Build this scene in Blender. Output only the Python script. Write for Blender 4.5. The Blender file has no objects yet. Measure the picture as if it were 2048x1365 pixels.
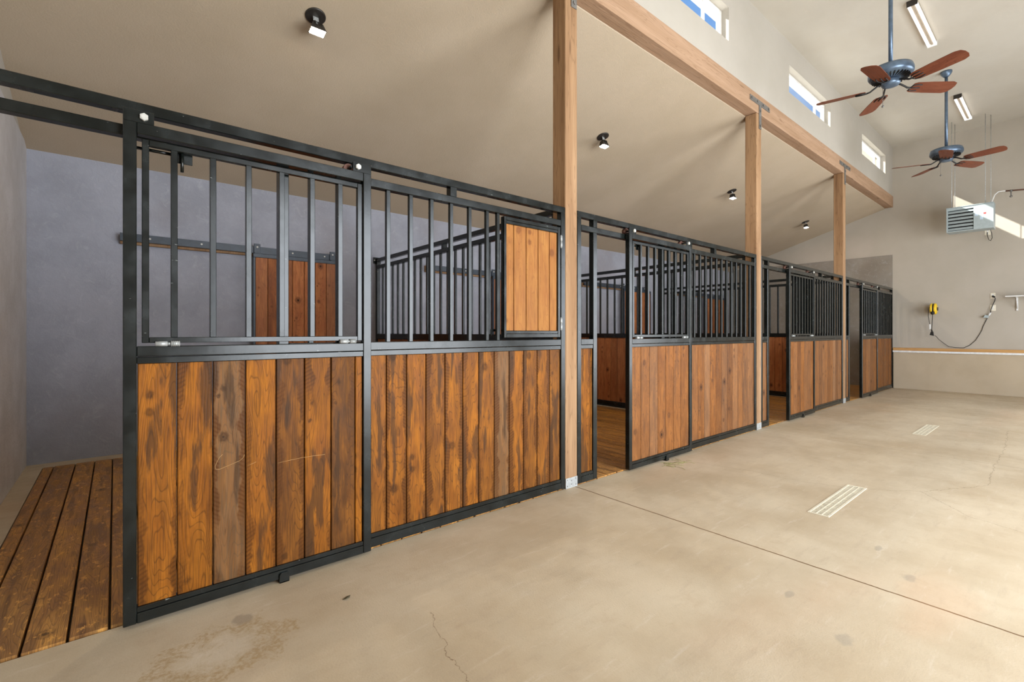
import bpy, bmesh, math, random
from mathutils import Vector, Matrix
R = math.radians
rng = random.Random(7)
SC = bpy.context.scene
COL = SC.collection

# ----------------------------------------------------------------------------------------------- dimensions (metres)
P = 3.655                       # stall module along the aisle (X)
XL, XF = -0.655, 13.87          # near end wall, far end wall
YF, YB = 2.691, 6.52            # face of the stall fronts, back wall
YR = -2.40                      # wall opposite the stalls
ZC = 5.60                       # aisle ceiling
POST = [2.84 + P * k for k in range(3)]
PW = 0.145
def lean(y): return 4.20 - 0.3057 * (y - 2.84)

# ----------------------------------------------------------------------------------------------- colour + node helpers
def lin(c):
    c = c / 255.0
    return c / 12.92 if c <= 0.04045 else ((c + 0.055) / 1.055) ** 2.4
def rgb(r, g, b): return (lin(r), lin(g), lin(b), 1.0)

class NT:
    def __init__(s, name, rough=0.6, spec=0.4, metal=0.0):
        s.m = bpy.data.materials.new(name); s.m.use_nodes = True
        s.t = s.m.node_tree; s.b = s.t.nodes['Principled BSDF']
        s.b.inputs['Roughness'].default_value = rough
        s.b.inputs['Specular IOR Level'].default_value = spec
        s.b.inputs['Metallic'].default_value = metal
    def n(s, kind, **kw):
        nd = s.t.nodes.new(kind)
        for k, v in kw.items(): setattr(nd, k, v)
        return nd
    def link(s, a, b): s.t.links.new(a, b)
    def val(s, sock, v):
        if hasattr(v, 'is_linked') or hasattr(v, 'links'): s.link(v, sock)
        else: sock.default_value = v
    def math(s, op, a, b=0.0, c=None, clamp=False):
        nd = s.n('ShaderNodeMath', operation=op, use_clamp=clamp)
        s.val(nd.inputs[0], a); s.val(nd.inputs[1], b)
        if c is not None: s.val(nd.inputs[2], c)
        return nd.outputs[0]
    def ramp(s, f, lo, hi, a=0.0, b=1.0, smooth=True):
        nd = s.n('ShaderNodeMapRange', interpolation_type='SMOOTHSTEP' if smooth else 'LINEAR')
        s.val(nd.inputs['Value'], f); s.val(nd.inputs['From Min'], lo); s.val(nd.inputs['From Max'], hi)
        s.val(nd.inputs['To Min'], a); s.val(nd.inputs['To Max'], b)
        return nd.outputs['Result']
    def mix(s, f, a, b, blend='MIX'):
        nd = s.n('ShaderNodeMix', data_type='RGBA', blend_type=blend)
        s.val(nd.inputs['Factor'], f); s.val(nd.inputs['A'] if False else nd.inputs[6], a); s.val(nd.inputs[7], b)
        return nd.outputs[2]
    def comb(s, x, y, z):
        nd = s.n('ShaderNodeCombineXYZ'); s.val(nd.inputs[0], x); s.val(nd.inputs[1], y); s.val(nd.inputs[2], z)
        return nd.outputs[0]
    def sep(s, v):
        nd = s.n('ShaderNodeSeparateXYZ'); s.link(v, nd.inputs[0]); return nd.outputs
    def noise(s, vec, scale=1.0, detail=3.0, rough=0.5, dist=0.0):
        nd = s.n('ShaderNodeTexNoise'); s.link(vec, nd.inputs['Vector'])
        nd.inputs['Scale'].default_value = scale; nd.inputs['Detail'].default_value = detail
        nd.inputs['Roughness'].default_value = rough; nd.inputs['Distortion'].default_value = dist
        return nd.outputs['Fac']
    def voro(s, vec, scale=1.0, feature='F1'):
        nd = s.n('ShaderNodeTexVoronoi', feature=feature); s.link(vec, nd.inputs['Vector'])
        nd.inputs['Scale'].default_value = scale
        return nd
    def obj(s): return s.n('ShaderNodeNewGeometry').outputs['Position']
    def attr(s, name):
        return s.n('ShaderNodeAttribute', attribute_name=name).outputs
    def color(s, c): s.val(s.b.inputs['Base Color'], c)
    def rough(s, c): s.val(s.b.inputs['Roughness'], c)
    def bump(s, h, strength=0.3, dist=0.01):
        nd = s.n('ShaderNodeBump'); s.link(h, nd.inputs['Height'])
        nd.inputs['Strength'].default_value = strength; nd.inputs['Distance'].default_value = dist
        s.link(nd.outputs[0], s.b.inputs['Normal'])

def plain(name, c, rough=0.5, spec=0.4, metal=0.0, var=0.08, scale=20.0):
    t = NT(name, rough, spec, metal)
    n = t.noise(t.obj(), scale, 3)
    k = t.ramp(n, 0.3, 0.7, 1 - var, 1 + var)
    t.color(t.mix(1.0, c, t.comb(k, k, k), 'MULTIPLY'))
    return t.m

def glow(name, c, strength):
    t = NT(name); t.b.inputs['Base Color'].default_value = c
    t.b.inputs['Emission Color'].default_value = c; t.b.inputs['Emission Strength'].default_value = strength
    return t.m

def steel():
    t = NT('black_steel', 0.24, 0.45)
    p = t.obj()
    n = t.noise(p, 9, 4, 0.6)
    c = t.mix(t.ramp(n, 0.35, 0.75), rgb(15, 18, 16), rgb(26, 30, 28))
    x = t.sep(p)
    sc = t.noise(t.comb(t.math('MULTIPLY', x[0], 30), t.math('MULTIPLY', x[1], 30), t.math('MULTIPLY', x[2], 90)), 1, 2)
    c = t.mix(t.ramp(sc, 0.74, 0.80), c, rgb(120, 124, 120))
    t.color(c); t.rough(t.ramp(n, 0.3, 0.8, 0.20, 0.30))
    t.bump(t.noise(p, 60, 2), 0.03, 0.004)
    return t.m

def boards(name, light, mid, dark, grey, stain=0.5, saw=0.5, ring=0.5, rough=0.5, knot=1.0, worn=0.0):
    """wood whose pattern follows each board: attribute bc = (across, along, depth) in metres, br = (random, tone, greyness)"""
    t = NT(name, rough, 0.30 if worn > 0.6 else 0.12)
    bc = t.sep(t.attr('bc')['Vector']); br = t.sep(t.attr('br')['Vector'])
    u, v, w = bc[0], bc[1], bc[2]; rnd, tone, gry = br[0], br[1], br[2]
    off = t.math('MULTIPLY', rnd, 53.0)
    # broad figure: contour lines of a slow noise make cathedral grain
    slow = t.noise(t.comb(t.math('MULTIPLY', u, 9), t.math('ADD', t.math('MULTIPLY', v, 1.1), off), off), 1, 1.5, 0.45)
    rings = t.math('ABSOLUTE', t.math('SINE', t.math('MULTIPLY', slow, 95)))
    fine = t.noise(t.comb(t.math('MULTIPLY', u, 240), t.math('ADD', t.math('MULTIPLY', v, 5), off), t.math('MULTIPLY', w, 40)), 1, 3, 0.6)
    mott = t.noise(t.comb(t.math('MULTIPLY', u, 14), t.math('ADD', t.math('MULTIPLY', v, 4.0), off), off), 1, 4, 0.6)
    c = t.mix(t.ramp(mott, 0.22, 0.80), mid, light)
    c = t.mix(t.math('MULTIPLY', t.ramp(rings, 0.0, 0.38, 1, 0), ring * 0.75), c, dark)
    c = t.mix(t.math('MULTIPLY', t.ramp(fine, 0.42, 0.72), 0.55), c, dark)
    # overall tone of the board, then weathered grey
    c = t.mix(t.math('MULTIPLY', tone, t.ramp(mott, 0.25, 0.7, 0.95, 0.55)), c, dark)
    c = t.mix(t.math('MULTIPLY', gry, t.ramp(fine, 0.3, 0.8, 0.55, 0.95)), c, grey)
    # rough-sawn bands along the edges with slanting saw marks
    wob = t.noise(t.comb(off, t.math('ADD', t.math('MULTIPLY', v, 5.5), off), 0.0), 1, 4, 0.6)
    edge = t.math('ADD', t.math('ABSOLUTE', t.math('ADD', u, t.math('MULTIPLY', t.math('SUBTRACT', rnd, 0.5), 0.03))),
                  t.math('MULTIPLY', t.math('SUBTRACT', wob, 0.5), 0.12))
    slant = t.ramp(rnd, 0.45, 0.55, -150.0, 210.0)
    hatch = t.math('SINE', t.math('ADD', t.math('MULTIPLY', v, 300), t.math('ADD', t.math('MULTIPLY', u, slant), t.math('MULTIPLY', fine, 2.5))))
    has = t.ramp(t.noise(t.comb(off, t.math('ADD', t.math('MULTIPLY', v, 0.9), off), 9.0), 1, 2), 0.36, 0.50)
    band = t.math('MULTIPLY', t.math('MULTIPLY', t.ramp(edge, 0.040, 0.052), t.ramp(hatch, -0.5, 1.0, 0.75, 1.0)), has)
    c = t.mix(t.math('MULTIPLY', band, saw), c, t.mix(0.3, dark, mid))
    # soaked patches
    sp = t.noise(t.comb(t.math('MULTIPLY', u, 11), t.math('ADD', t.math('MULTIPLY', v, 1.3), t.math('MULTIPLY', rnd, 31)), 4.0), 1, 6, 0.58)
    c = t.mix(t.math('MULTIPLY', t.ramp(sp, 0.53, 0.60), t.math('MULTIPLY', stain, t.ramp(fine, 0.25, 0.65, 1.0, 0.6))), c, t.mix(0.12, dark, grey))
    c = t.mix(t.math('MULTIPLY', t.ramp(sp, 0.44, 0.50, 1, 0), stain * 0.25), c, dark)
    # knots with a halo
    kn = t.voro(t.comb(t.math('MULTIPLY', u, 9), t.math('ADD', t.math('MULTIPLY', v, 7.5), off), 0.0), 1)
    d = t.math('ADD', kn.outputs['Distance'], t.math('MULTIPLY', t.math('SUBTRACT', t.noise(t.comb(t.math('MULTIPLY', u, 90), t.math('MULTIPLY', v, 60), off), 1, 2), 0.5), 0.12))
    kr = t.sep(kn.outputs['Color'])[0]
    ks = t.ramp(kr, 0.48, 1.0, 0.0, 0.32, False)
    kd = t.math('DIVIDE', d, t.math('MAXIMUM', ks, 0.0005))
    c = t.mix(t.math('MULTIPLY', t.ramp(kd, 0.55, 1.6, 1, 0), 0.5 * knot), c, dark)
    c = t.mix(t.math('MULTIPLY', t.ramp(kd, 0.25, 0.55, 1, 0), 0.9 * knot), c, rgb(38, 24, 16))
    c = t.mix(t.math('MULTIPLY', t.math('MULTIPLY', t.ramp(kd, 0.5, 0.8), t.ramp(kd, 0.8, 1.2, 1, 0)), 0.35 * knot), c, dark)
    if worn:
        wn = t.noise(t.comb(t.math('MULTIPLY', u, 34), t.math('ADD', t.math('MULTIPLY', v, 16), off), off), 1, 5, 0.7)
        c = t.mix(t.math('MULTIPLY', t.ramp(wn, 0.56, 0.66), worn), c, light)
    t.color(c)
    h = t.math('ADD', t.math('MULTIPLY', fine, 0.5), t.math('MULTIPLY', rings, 0.4))
    t.bump(h, 0.25, 0.004)
    t.rough(t.ramp(mott, 0.2, 0.8, rough - 0.1, rough + 0.12))
    return t.m

def timber(name, a, b, dark, axis):
    """rough-sawn structural timber, grain along one world axis"""
    t = NT(name, 0.75, 0.2)
    p = t.sep(t.obj()); k = [55.0, 55.0, 55.0]; k[axis] = 1.6
    g = t.noise(t.comb(*[t.math('MULTIPLY', p[i], k[i]) for i in range(3)]), 1, 4, 0.65)
    k2 = [9.0, 9.0, 9.0]; k2[axis] = 0.7
    s = t.noise(t.comb(*[t.math('MULTIPLY', p[i], k2[i]) for i in range(3)]), 1, 2, 0.5)
    rings = t.math('ABSOLUTE', t.math('SINE', t.math('MULTIPLY', s, 60)))
    c = t.mix(t.ramp(s, 0.3, 0.7), a, b)
    c = t.mix(t.math('MULTIPLY', t.ramp(rings, 0, 0.5, 1, 0), 0.30), c, dark)
    c = t.mix(t.math('MULTIPLY', t.ramp(g, 0.5, 0.78), 0.55), c, dark)
    kk = [6.0, 6.0, 6.0]; kk[axis] = 1.1
    kn = t.voro(t.comb(*[t.math('MULTIPLY', p[i], kk[i]) for i in range(3)]), 1).outputs['Distance']
    c = t.mix(t.math('MULTIPLY', t.ramp(kn, 0.05, 0.13, 1, 0), 0.7), c, dark)
    t.color(c); t.bump(g, 0.5, 0.006)
    return t.m

def plaster(name, a, b, tex=90.0, strength=0.25, rough=0.85, dist=0.006):
    t = NT(name, rough, 0.2); p = t.obj()
    c = t.mix(t.ramp(t.noise(p, 1.3, 4, 0.6), 0.3, 0.7), a, b)
    t.color(c); t.bump(t.noise(p, tex, 3, 0.6), strength, dist)
    return t.m

def stucco(name, a, b, c2):
    t = NT(name, 0.8, 0.25); p = t.obj()
    n = t.noise(p, 2.2, 5, 0.65)
    c = t.mix(t.ramp(n, 0.3, 0.7), a, b)
    n2 = t.noise(p, 0.8, 3, 0.5)
    c = t.mix(t.ramp(n2, 0.5, 0.75, 0, 0.6), c, c2)
    tro = t.noise(p, 9, 6, 0.7, 1.6)
    c = t.mix(t.ramp(tro, 0.52, 0.75, 0, 0.22), c, rgb(208, 208, 212))
    t.color(c)
    t.bump(t.math('ADD', tro, t.math('MULTIPLY', t.noise(p, 60, 3), 0.25)), 0.45, 0.02)
    return t.m

def concrete():
    t = NT('concrete', 0.62, 0.3); p = t.obj(); x = t.sep(p)
    n = t.noise(p, 1.1, 6, 0.62); n2 = t.noise(p, 5.5, 5, 0.7); n3 = t.noise(p, 120, 2, 0.6)
    c = t.mix(t.ramp(n, 0.3, 0.7), rgb(178, 159, 131), rgb(199, 183, 157))
    c = t.mix(t.ramp(n2, 0.5, 0.8, 0, 0.5), c, rgb(176, 154, 126))
    st = t.noise(t.comb(t.math('MULTIPLY', x[0], 3.0), t.math('MULTIPLY', x[1], 16), 1.0), 1, 6, 0.72)
    c = t.mix(t.ramp(st, 0.52, 0.72, 0, 0.35), c, rgb(166, 148, 126))
    c = t.mix(t.ramp(st, 0.30, 0.44, 0.3, 0), c, rgb(214, 202, 184))
    c = t.mix(t.ramp(n3, 0.55, 0.8, 0, 0.22), c, rgb(150, 132, 108))
    big = t.noise(t.comb(t.math('MULTIPLY', x[0], 0.35), t.math('MULTIPLY', x[1], 0.9), 3.0), 1, 3, 0.5)
    c = t.mix(t.ramp(big, 0.55, 0.8, 0, 0.35), c, rgb(206, 164, 128))
    wig = t.noise(p, 14, 4, 0.6)
    def line(coord, at, half, amp, col, k):
        nonlocal c
        d = t.math('ABSOLUTE', t.math('SUBTRACT', t.math('ADD', coord, t.math('MULTIPLY', t.math('SUBTRACT', wig, 0.5), amp)), at))
        c = t.mix(t.ramp(d, half * 0.5, half * 1.5, k, 0), c, col)
    line(x[0], 2.955, 0.0055, 0.012, rgb(104, 74, 44), 0.95)
    line(x[0], 6.59, 0.004, 0.012, rgb(126, 104, 78), 0.6)
    line(x[0], 10.25, 0.004, 0.012, rgb(126, 104, 78), 0.5)
    # hairline cracks along broken lines
    cw_ = t.math('MULTIPLY', t.math('SUBTRACT', t.noise(p, 7, 5, 0.7), 0.5), 0.10)
    cw2 = t.math('MULTIPLY', t.math('SUBTRACT', t.noise(t.comb(x[1], x[0], 3.0), 7, 5, 0.7), 0.5), 0.10)
    px_, py_ = t.math('ADD', x[0], cw_), t.math('ADD', x[1], cw2)
    def crack(pts, half, k):
        nonlocal c
        dm = None
        for (ax, ay), (bx_, by_) in zip(pts[:-1], pts[1:]):
            ex, ey = bx_ - ax, by_ - ay; l2 = ex * ex + ey * ey
            rx, ry = t.math('SUBTRACT', px_, ax), t.math('SUBTRACT', py_, ay)
            h = t.math('DIVIDE', t.math('ADD', t.math('MULTIPLY', rx, ex), t.math('MULTIPLY', ry, ey)), l2, clamp=True)
            qx = t.math('SUBTRACT', rx, t.math('MULTIPLY', h, ex)); qy = t.math('SUBTRACT', ry, t.math('MULTIPLY', h, ey))
            d = t.math('SQRT', t.math('ADD', t.math('MULTIPLY', qx, qx), t.math('MULTIPLY', qy, qy)))
            dm = d if dm is None else t.math('MINIMUM', dm, d)
        c = t.mix(t.ramp(dm, half * 0.4, half * 1.4, k, 0), c, rgb(120, 100, 76))
    crack([(1.12, 1.92), (1.07, 1.77), (1.03, 1.65), (1.016, 1.55), (0.99, 1.38), (0.93, 1.15)], 0.0016, 0.8)
    crack([(4.75, 1.09), (5.01, 0.79), (5.63, 0.46), (6.53, 0.49), (7.44, 0.48), (8.98, 0.55)], 0.0035, 0.45)
    crack([(5.01, 0.79), (4.59, 0.47), (4.48, 0.2), (4.2, -0.4)], 0.003, 0.45)
    crack([(4.42, 2.42), (4.54, 1.94), (4.56, 1.49), (4.67, 1.22)], 0.003, 0.4)
    # dried spill beside the first door, and a round grey patch
    def blob(cx, cy, rx, ry):
        dx = t.math('DIVIDE', t.math('SUBTRACT', x[0], cx), rx); dy = t.math('DIVIDE', t.math('SUBTRACT', x[1], cy), ry)
        return t.math('SQRT', t.math('ADD', t.math('MULTIPLY', dx, dx), t.math('MULTIPLY', dy, dy)))
    dn = t.math('ADD', blob(0.33, 2.22, 0.22, 0.17), t.math('MULTIPLY', t.math('SUBTRACT', t.noise(p, 11, 7, 0.75, 0.6), 0.5), 2.6))
    ringm = t.math('MULTIPLY', t.ramp(dn, 0.55, 0.9), t.ramp(dn, 0.9, 1.25, 1, 0))
    c = t.mix(t.math('MULTIPLY', t.math('MULTIPLY', ringm, t.ramp(t.noise(p, 60, 4, 0.7), 0.35, 0.6)), 0.6), c, rgb(156, 126, 78))
    c = t.mix(t.math('MULTIPLY', t.ramp(dn, 0.2, 0.7, 1, 0), 0.35), c, rgb(214, 202, 182))
    pn = t.math('ADD', blob(0.44, 2.41, 0.045, 0.05), t.math('MULTIPLY', t.math('SUBTRACT', t.noise(p, 30, 3), 0.5), 0.8))
    c = t.mix(t.ramp(pn, 0.6, 1.1, 0.55, 0), c, rgb(140, 126, 108))
    for (cx, cy, rx, ry) in ((2.35, 0.62, 0.05, 0.035), (2.55, 0.9, 0.05, 0.02), (3.2, 0.55, 0.06, 0.03), (3.5, 0.75, 0.05, 0.02)):
        q = t.math('ADD', blob(cx, cy, rx, ry), t.math('MULTIPLY', t.math('SUBTRACT', t.noise(p, 26, 3), 0.5), 1.0))
        c = t.mix(t.ramp(q, 0.6, 1.1, 0.4, 0), c, rgb(140, 132, 120))
    q = t.math('ADD', blob(3.0, 0.42, 0.45, 0.16), t.math('MULTIPLY', t.math('SUBTRACT', t.noise(p, 5, 4), 0.5), 1.2))
    c = t.mix(t.ramp(q, 0.3, 1.2, 0.14, 0), c, rgb(206, 140, 92))
    t.color(c); t.bump(t.math('ADD', n3, t.math('MULTIPLY', n2, 0.8)), 0.12, 0.006)
    t.rough(t.ramp(n2, 0.3, 0.8, 0.5, 0.72))
    return t.m

M = {}
M['steel'] = steel()
M['amber'] = boards('stained_boards', rgb(176, 108, 30), rgb(138, 79, 22), rgb(46, 28, 14), rgb(110, 88, 64), stain=0.95, saw=0.95, ring=0.6)
M['honey'] = boards('honey_boards', rgb(170, 118, 62), rgb(150, 94, 43), rgb(104, 60, 32), rgb(150, 116, 84), stain=0.15, saw=0.0, ring=0.35, knot=1.2)
M['rust'] = boards('weathered_boards', rgb(158, 102, 52), rgb(126, 76, 34), rgb(68, 42, 28), rgb(150, 124, 98), stain=0.5, saw=0.12, ring=0.7, worn=0.3)
M['inner'] = boards('stall_lining_boards', rgb(200, 130, 80), rgb(176, 104, 60), rgb(92, 52, 32), rgb(140, 106, 84), stain=0.35, saw=0.1, ring=0.5)
M['deck'] = boards('deck_boards', rgb(230, 168, 84), rgb(182, 124, 60), rgb(90, 58, 34), rgb(150, 122, 92), stain=0.7, saw=0.0, ring=0.8, rough=0.42, knot=0.8, worn=0.8)
M['post'] = timber('post_timber', rgb(168, 134, 100), rgb(142, 108, 77), rgb(90, 64, 44), 2)
M['beam'] = timber('beam_timber', rgb(178, 146, 119), rgb(164, 132, 104), rgb(118, 88, 64), 0)
M['ledge'] = timber('ledge_timber', rgb(196, 152, 98), rgb(184, 138, 84), rgb(146, 104, 62), 1)
M['ceil_stall'] = plaster('tan_textured_paint', rgb(184, 167, 143), rgb(190, 173, 150), 75, 0.35, dist=0.008)
M['paint'] = plaster('cream_wall_paint', rgb(178, 171, 159), rgb(183, 176, 165), 80, 0.2)
M['paint_far'] = plaster('beige_wall_paint', rgb(176, 167, 153), rgb(182, 173, 160), 60, 0.2)
M['ceil'] = plaster('cream_ceiling_paint', rgb(192, 184, 170), rgb(197, 190, 177), 70, 0.3)
M['stem'] = plaster('stem_wall_concrete', rgb(180, 163, 138), rgb(187, 171, 147), 25, 0.25)
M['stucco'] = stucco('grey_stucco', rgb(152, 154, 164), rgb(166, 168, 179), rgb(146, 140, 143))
M['stucco_near_lit'] = stucco('grey_stucco_lit', rgb(188, 184, 182), rgb(204, 201, 201), rgb(182, 172, 162))  # lighter copy of the grey stucco: doorway light put into its colour
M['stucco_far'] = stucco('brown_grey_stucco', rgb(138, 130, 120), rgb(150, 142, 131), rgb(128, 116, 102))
M['concrete'] = concrete()
M['white'] = plain('white_trim_paint', rgb(226, 226, 224), 0.5)
M['vinyl'] = plain('white_vinyl', rgb(232, 230, 224), 0.4)
M['galv'] = plain('galvanised_metal', rgb(176, 178, 176), 0.45, 0.5, 0.35, 0.15, 30)
M['strap'] = plain('grey_steel_strap', rgb(116, 113, 109), 0.45, 0.5, 0.3, 0.15, 30)
M['bolt'] = plain('zinc_bolt', rgb(196, 194, 186), 0.45, 0.5, 0.0, 0.1, 60)
M['dark'] = plain('dark_void', rgb(24, 22, 20), 0.8)
M['fanmetal'] = plain('blue_grey_fan_metal', rgb(96, 114, 134), 0.35, 0.6, 0.5, 0.15, 18)
M['fanblade'] = boards('fan_blade_wood', rgb(128, 76, 54), rgb(112, 62, 44), rgb(74, 40, 30), rgb(120, 90, 80), stain=0.1, saw=0, ring=0.6, knot=0.0, rough=0.4)
M['heater'] = plain('pale_grey_enamel', rgb(168, 180, 182), 0.4, 0.5, 0.1, 0.06)
M['yellow'] = plain('yellow_plastic', rgb(238, 198, 44), 0.4)
M['black'] = plain('black_rubber', rgb(30, 28, 27), 0.5)
M['copper'] = plain('oxidised_pipe', rgb(112, 78, 66), 0.5, 0.5, 0.4, 0.2, 30)
M['ivory'] = plain('ivory_plastic', rgb(226, 218, 198), 0.4)
M['drain'] = plain('pale_drain_grate', rgb(214, 204, 180), 0.5)
M['straw'] = plain('straw', rgb(150, 148, 92), 0.8)
M['fixture'] = plain('warm_grey_fixture_enamel', rgb(158, 146, 128), 0.5)
M['chalk'] = plain('pale_scratch', rgb(190, 150, 96), 0.8)
M['leaf'] = plain('dry_leaf', rgb(92, 84, 62), 0.8)
M['lamp_metal'] = plain('bronze_lamp_metal', rgb(62, 58, 54), 0.4, 0.5, 0.5, 0.15, 40)
M['track'] = plain('blue_black_track_steel', rgb(44, 54, 66), 0.42, 0.5, 0.0, 0.15, 15)
M['tube'] = glow('fluorescent_tube', (1.0, 0.95, 0.92, 1), 1.8)
M['flood'] = glow('halogen_glass', (1.0, 0.86, 0.66, 1), 600.0)
M['sticker_red'] = plain('red_sticker', rgb(206, 62, 60), 0.5)
M['sticker_blue'] = plain('pale_sticker', rgb(196, 214, 230), 0.5)
M['soffit'] = plain('white_soffit', rgb(236, 234, 228), 0.7)

def glass():
    m = bpy.data.materials.new('window_pane_glass'); m.use_nodes = True; t = m.node_tree
    for n in list(t.nodes): t.nodes.remove(n)
    o = t.nodes.new('ShaderNodeOutputMaterial'); mx = t.nodes.new('ShaderNodeMixShader')
    tr = t.nodes.new('ShaderNodeBsdfTransparent'); gl = t.nodes.new('ShaderNodeBsdfGlossy'); gl.inputs['Roughness'].default_value = 0.02
    tr.inputs[0].default_value = (0.94, 0.96, 0.97, 1)
    lw = t.nodes.new('ShaderNodeLayerWeight'); pw = t.nodes.new('ShaderNodeMath'); pw.operation = 'POWER'; pw.inputs[1].default_value = 5.0
    fr = t.nodes.new('ShaderNodeMath'); fr.operation = 'MULTIPLY_ADD'; fr.inputs[1].default_value = 0.6; fr.inputs[2].default_value = 0.03
    t.links.new(lw.outputs['Facing'], pw.inputs[0]); t.links.new(pw.outputs[0], fr.inputs[0])
    t.links.new(fr.outputs[0], mx.inputs[0]); t.links.new(tr.outputs[0], mx.inputs[1]); t.links.new(gl.outputs[0], mx.inputs[2])
    t.links.new(mx.outputs[0], o.inputs[0]); return m
M['glass'] = glass()

# ----------------------------------------------------------------------------------------------- mesh helpers
class MB:
    """collects shapes (world coordinates) for ONE mesh object"""
    def __init__(s): s.v = []; s.f = []; s.bc = {}; s.br = {}; s.smooth = set()
    def add(s, vs, fs, smooth=False, bc=None, br=None):
        o = len(s.v); s.v += [Vector(p) for p in vs]
        for f in fs:
            if smooth: s.smooth.add(len(s.f))
            s.f.append([i + o for i in f])
        if bc:
            for i, b in enumerate(bc): s.bc[o + i] = b; s.br[o + i] = br
        return s
    def bm(s, b, M_=None, smooth=False, bcf=None, br=None):
        b.verts.ensure_lookup_table(); b.verts.index_update()
        vs = [(M_ @ v.co if M_ else v.co.copy()) for v in b.verts]
        fs = [[v.index for v in f.verts] for f in b.faces]
        s.add(vs, fs, smooth, [bcf(v.co) for v in b.verts] if bcf else None, br)
        b.free(); return s
    def box(s, x0, x1, y0, y1, z0, z1, bev=0.0025, M_=None, bcf=None, br=None):
        b = bmesh.new(); bmesh.ops.create_cube(b, size=1.0)
        for v in b.verts:
            v.co = Vector(((x0 + x1) / 2 + v.co.x * (x1 - x0), (y0 + y1) / 2 + v.co.y * (y1 - y0), (z0 + z1) / 2 + v.co.z * (z1 - z0)))
        if bev: bmesh.ops.bevel(b, geom=b.edges[:], offset=bev, segments=1, affect='EDGES', profile=0.5)
        return s.bm(b, M_, False, bcf, br)
    def cyl(s, p0, p1, r, seg=16, r2=None, smooth=True):
        p0 = Vector(p0); p1 = Vector(p1); d = p1 - p0
        b = bmesh.new()
        bmesh.ops.create_cone(b, cap_ends=True, segments=seg, radius1=r, radius2=r if r2 is None else r2, depth=d.length)
        q = d.to_track_quat('Z', 'Y').to_matrix().to_4x4(); q.translation = (p0 + p1) / 2
        o = len(s.f); s.bm(b, q, smooth)
        for i in range(o, len(s.f)):
            if len(s.f[i]) > 4: s.smooth.discard(i)
        return s
    def tube(s, pts, r, seg=8):
        pts = [Vector(p) for p in pts]; vs = []; fs = []
        up = Vector((0, 0, 1)); prev = None
        for i, p in enumerate(pts):
            d = (pts[min(i + 1, len(pts) - 1)] - pts[max(i - 1, 0)]).normalized()
            a = prev if prev is not None else (up if abs(d.z) < 0.9 else Vector((1, 0, 0)))
            n1 = (a - d * a.dot(d)).normalized(); n2 = d.cross(n1); prev = n1
            for k in range(seg):
                t = 2 * math.pi * k / seg; vs.append(p + (n1 * math.cos(t) + n2 * math.sin(t)) * r)
        for i in range(len(pts) - 1):
            for k in range(seg):
                a, b = i * seg + k, i * seg + (k + 1) % seg; fs.append([a, b, b + seg, a + seg])
        fs.append(list(range(seg))[::-1]); fs.append([(len(pts) - 1) * seg + k for k in range(seg)])
        return s.add(vs, fs, True)
    def lathe(s, prof, c, seg=32, M_=None):
        vs = []; fs = []
        for r, z in prof:
            for k in range(seg):
                t = 2 * math.pi * k / seg; vs.append((c[0] + r * math.cos(t), c[1] + r * math.sin(t), c[2] + z))
        n = len(prof)
        for i in range(n - 1):
            for k in range(seg):
                a, b = i * seg + k, i * seg + (k + 1) % seg; fs.append([a, b, b + seg, a + seg])
        fs.append(list(range(seg))[::-1]); fs.append([(n - 1) * seg + k for k in range(seg)])
        if M_: vs = [M_ @ Vector(p) for p in vs]
        return s.add(vs, fs, True)
    def prism(s, poly, ext, br=None, bcf=None, bev=0.0):
        """polygon (3-D points) pushed along the vector ext"""
        n = len(poly); e = Vector(ext); b = bmesh.new()
        a = [b.verts.new(Vector(p)) for p in poly]; c = [b.verts.new(Vector(p) + e) for p in poly]
        b.faces.new(a[::-1]); b.faces.new(c)
        for i in range(n): b.faces.new((a[i], a[(i + 1) % n], c[(i + 1) % n], c[i]))
        bmesh.ops.recalc_face_normals(b, faces=b.faces[:])
        if bev: bmesh.ops.bevel(b, geom=b.edges[:], offset=bev, segments=1, affect='EDGES', profile=0.5)
        return s.bm(b, None, False, bcf, br)

def build(name, mb, mat, parent=None):
    root = parent
    while root is not None and root.parent is not None: root = root.parent
    off = Vector(root.location) if root is not None else Vector((0, 0, 0))
    me = bpy.data.meshes.new(name)
    me.from_pydata([v - off for v in mb.v], [], mb.f); me.update()
    for i in mb.smooth: me.polygons[i].use_smooth = True
    if mb.bc:
        a = me.attributes.new('bc', 'FLOAT_VECTOR', 'POINT'); b = me.attributes.new('br', 'FLOAT_VECTOR', 'POINT')
        for i in range(len(mb.v)):
            a.data[i].vector = mb.bc.get(i, (0, 0, 0)); b.data[i].vector = mb.br.get(i, (0, 0, 0))
    me.materials.append(M[mat] if isinstance(mat, str) else mat)
    o = bpy.data.objects.new(name, me); COL.objects.link(o)
    if parent is not None: o.parent = parent
    return o

def thing(name, label, cat, loc, group=None):
    o = bpy.data.objects.new(name, None); COL.objects.link(o)
    o.empty_display_size = 0.1; o.location = loc
    o['label'] = label; o['category'] = cat
    if group: o['group'] = group
    return o
def tag(o, label, cat, group=None, kind=None):
    o['label'] = label; o['category'] = cat
    if group: o['group'] = group
    if kind: o['kind'] = kind
    return o
def struct(name, mb, mat, label, cat):
    return tag(build(name, mb, mat), label, cat, kind='structure')
def box(*a, **k): return MB().box(*a, **k)

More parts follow.
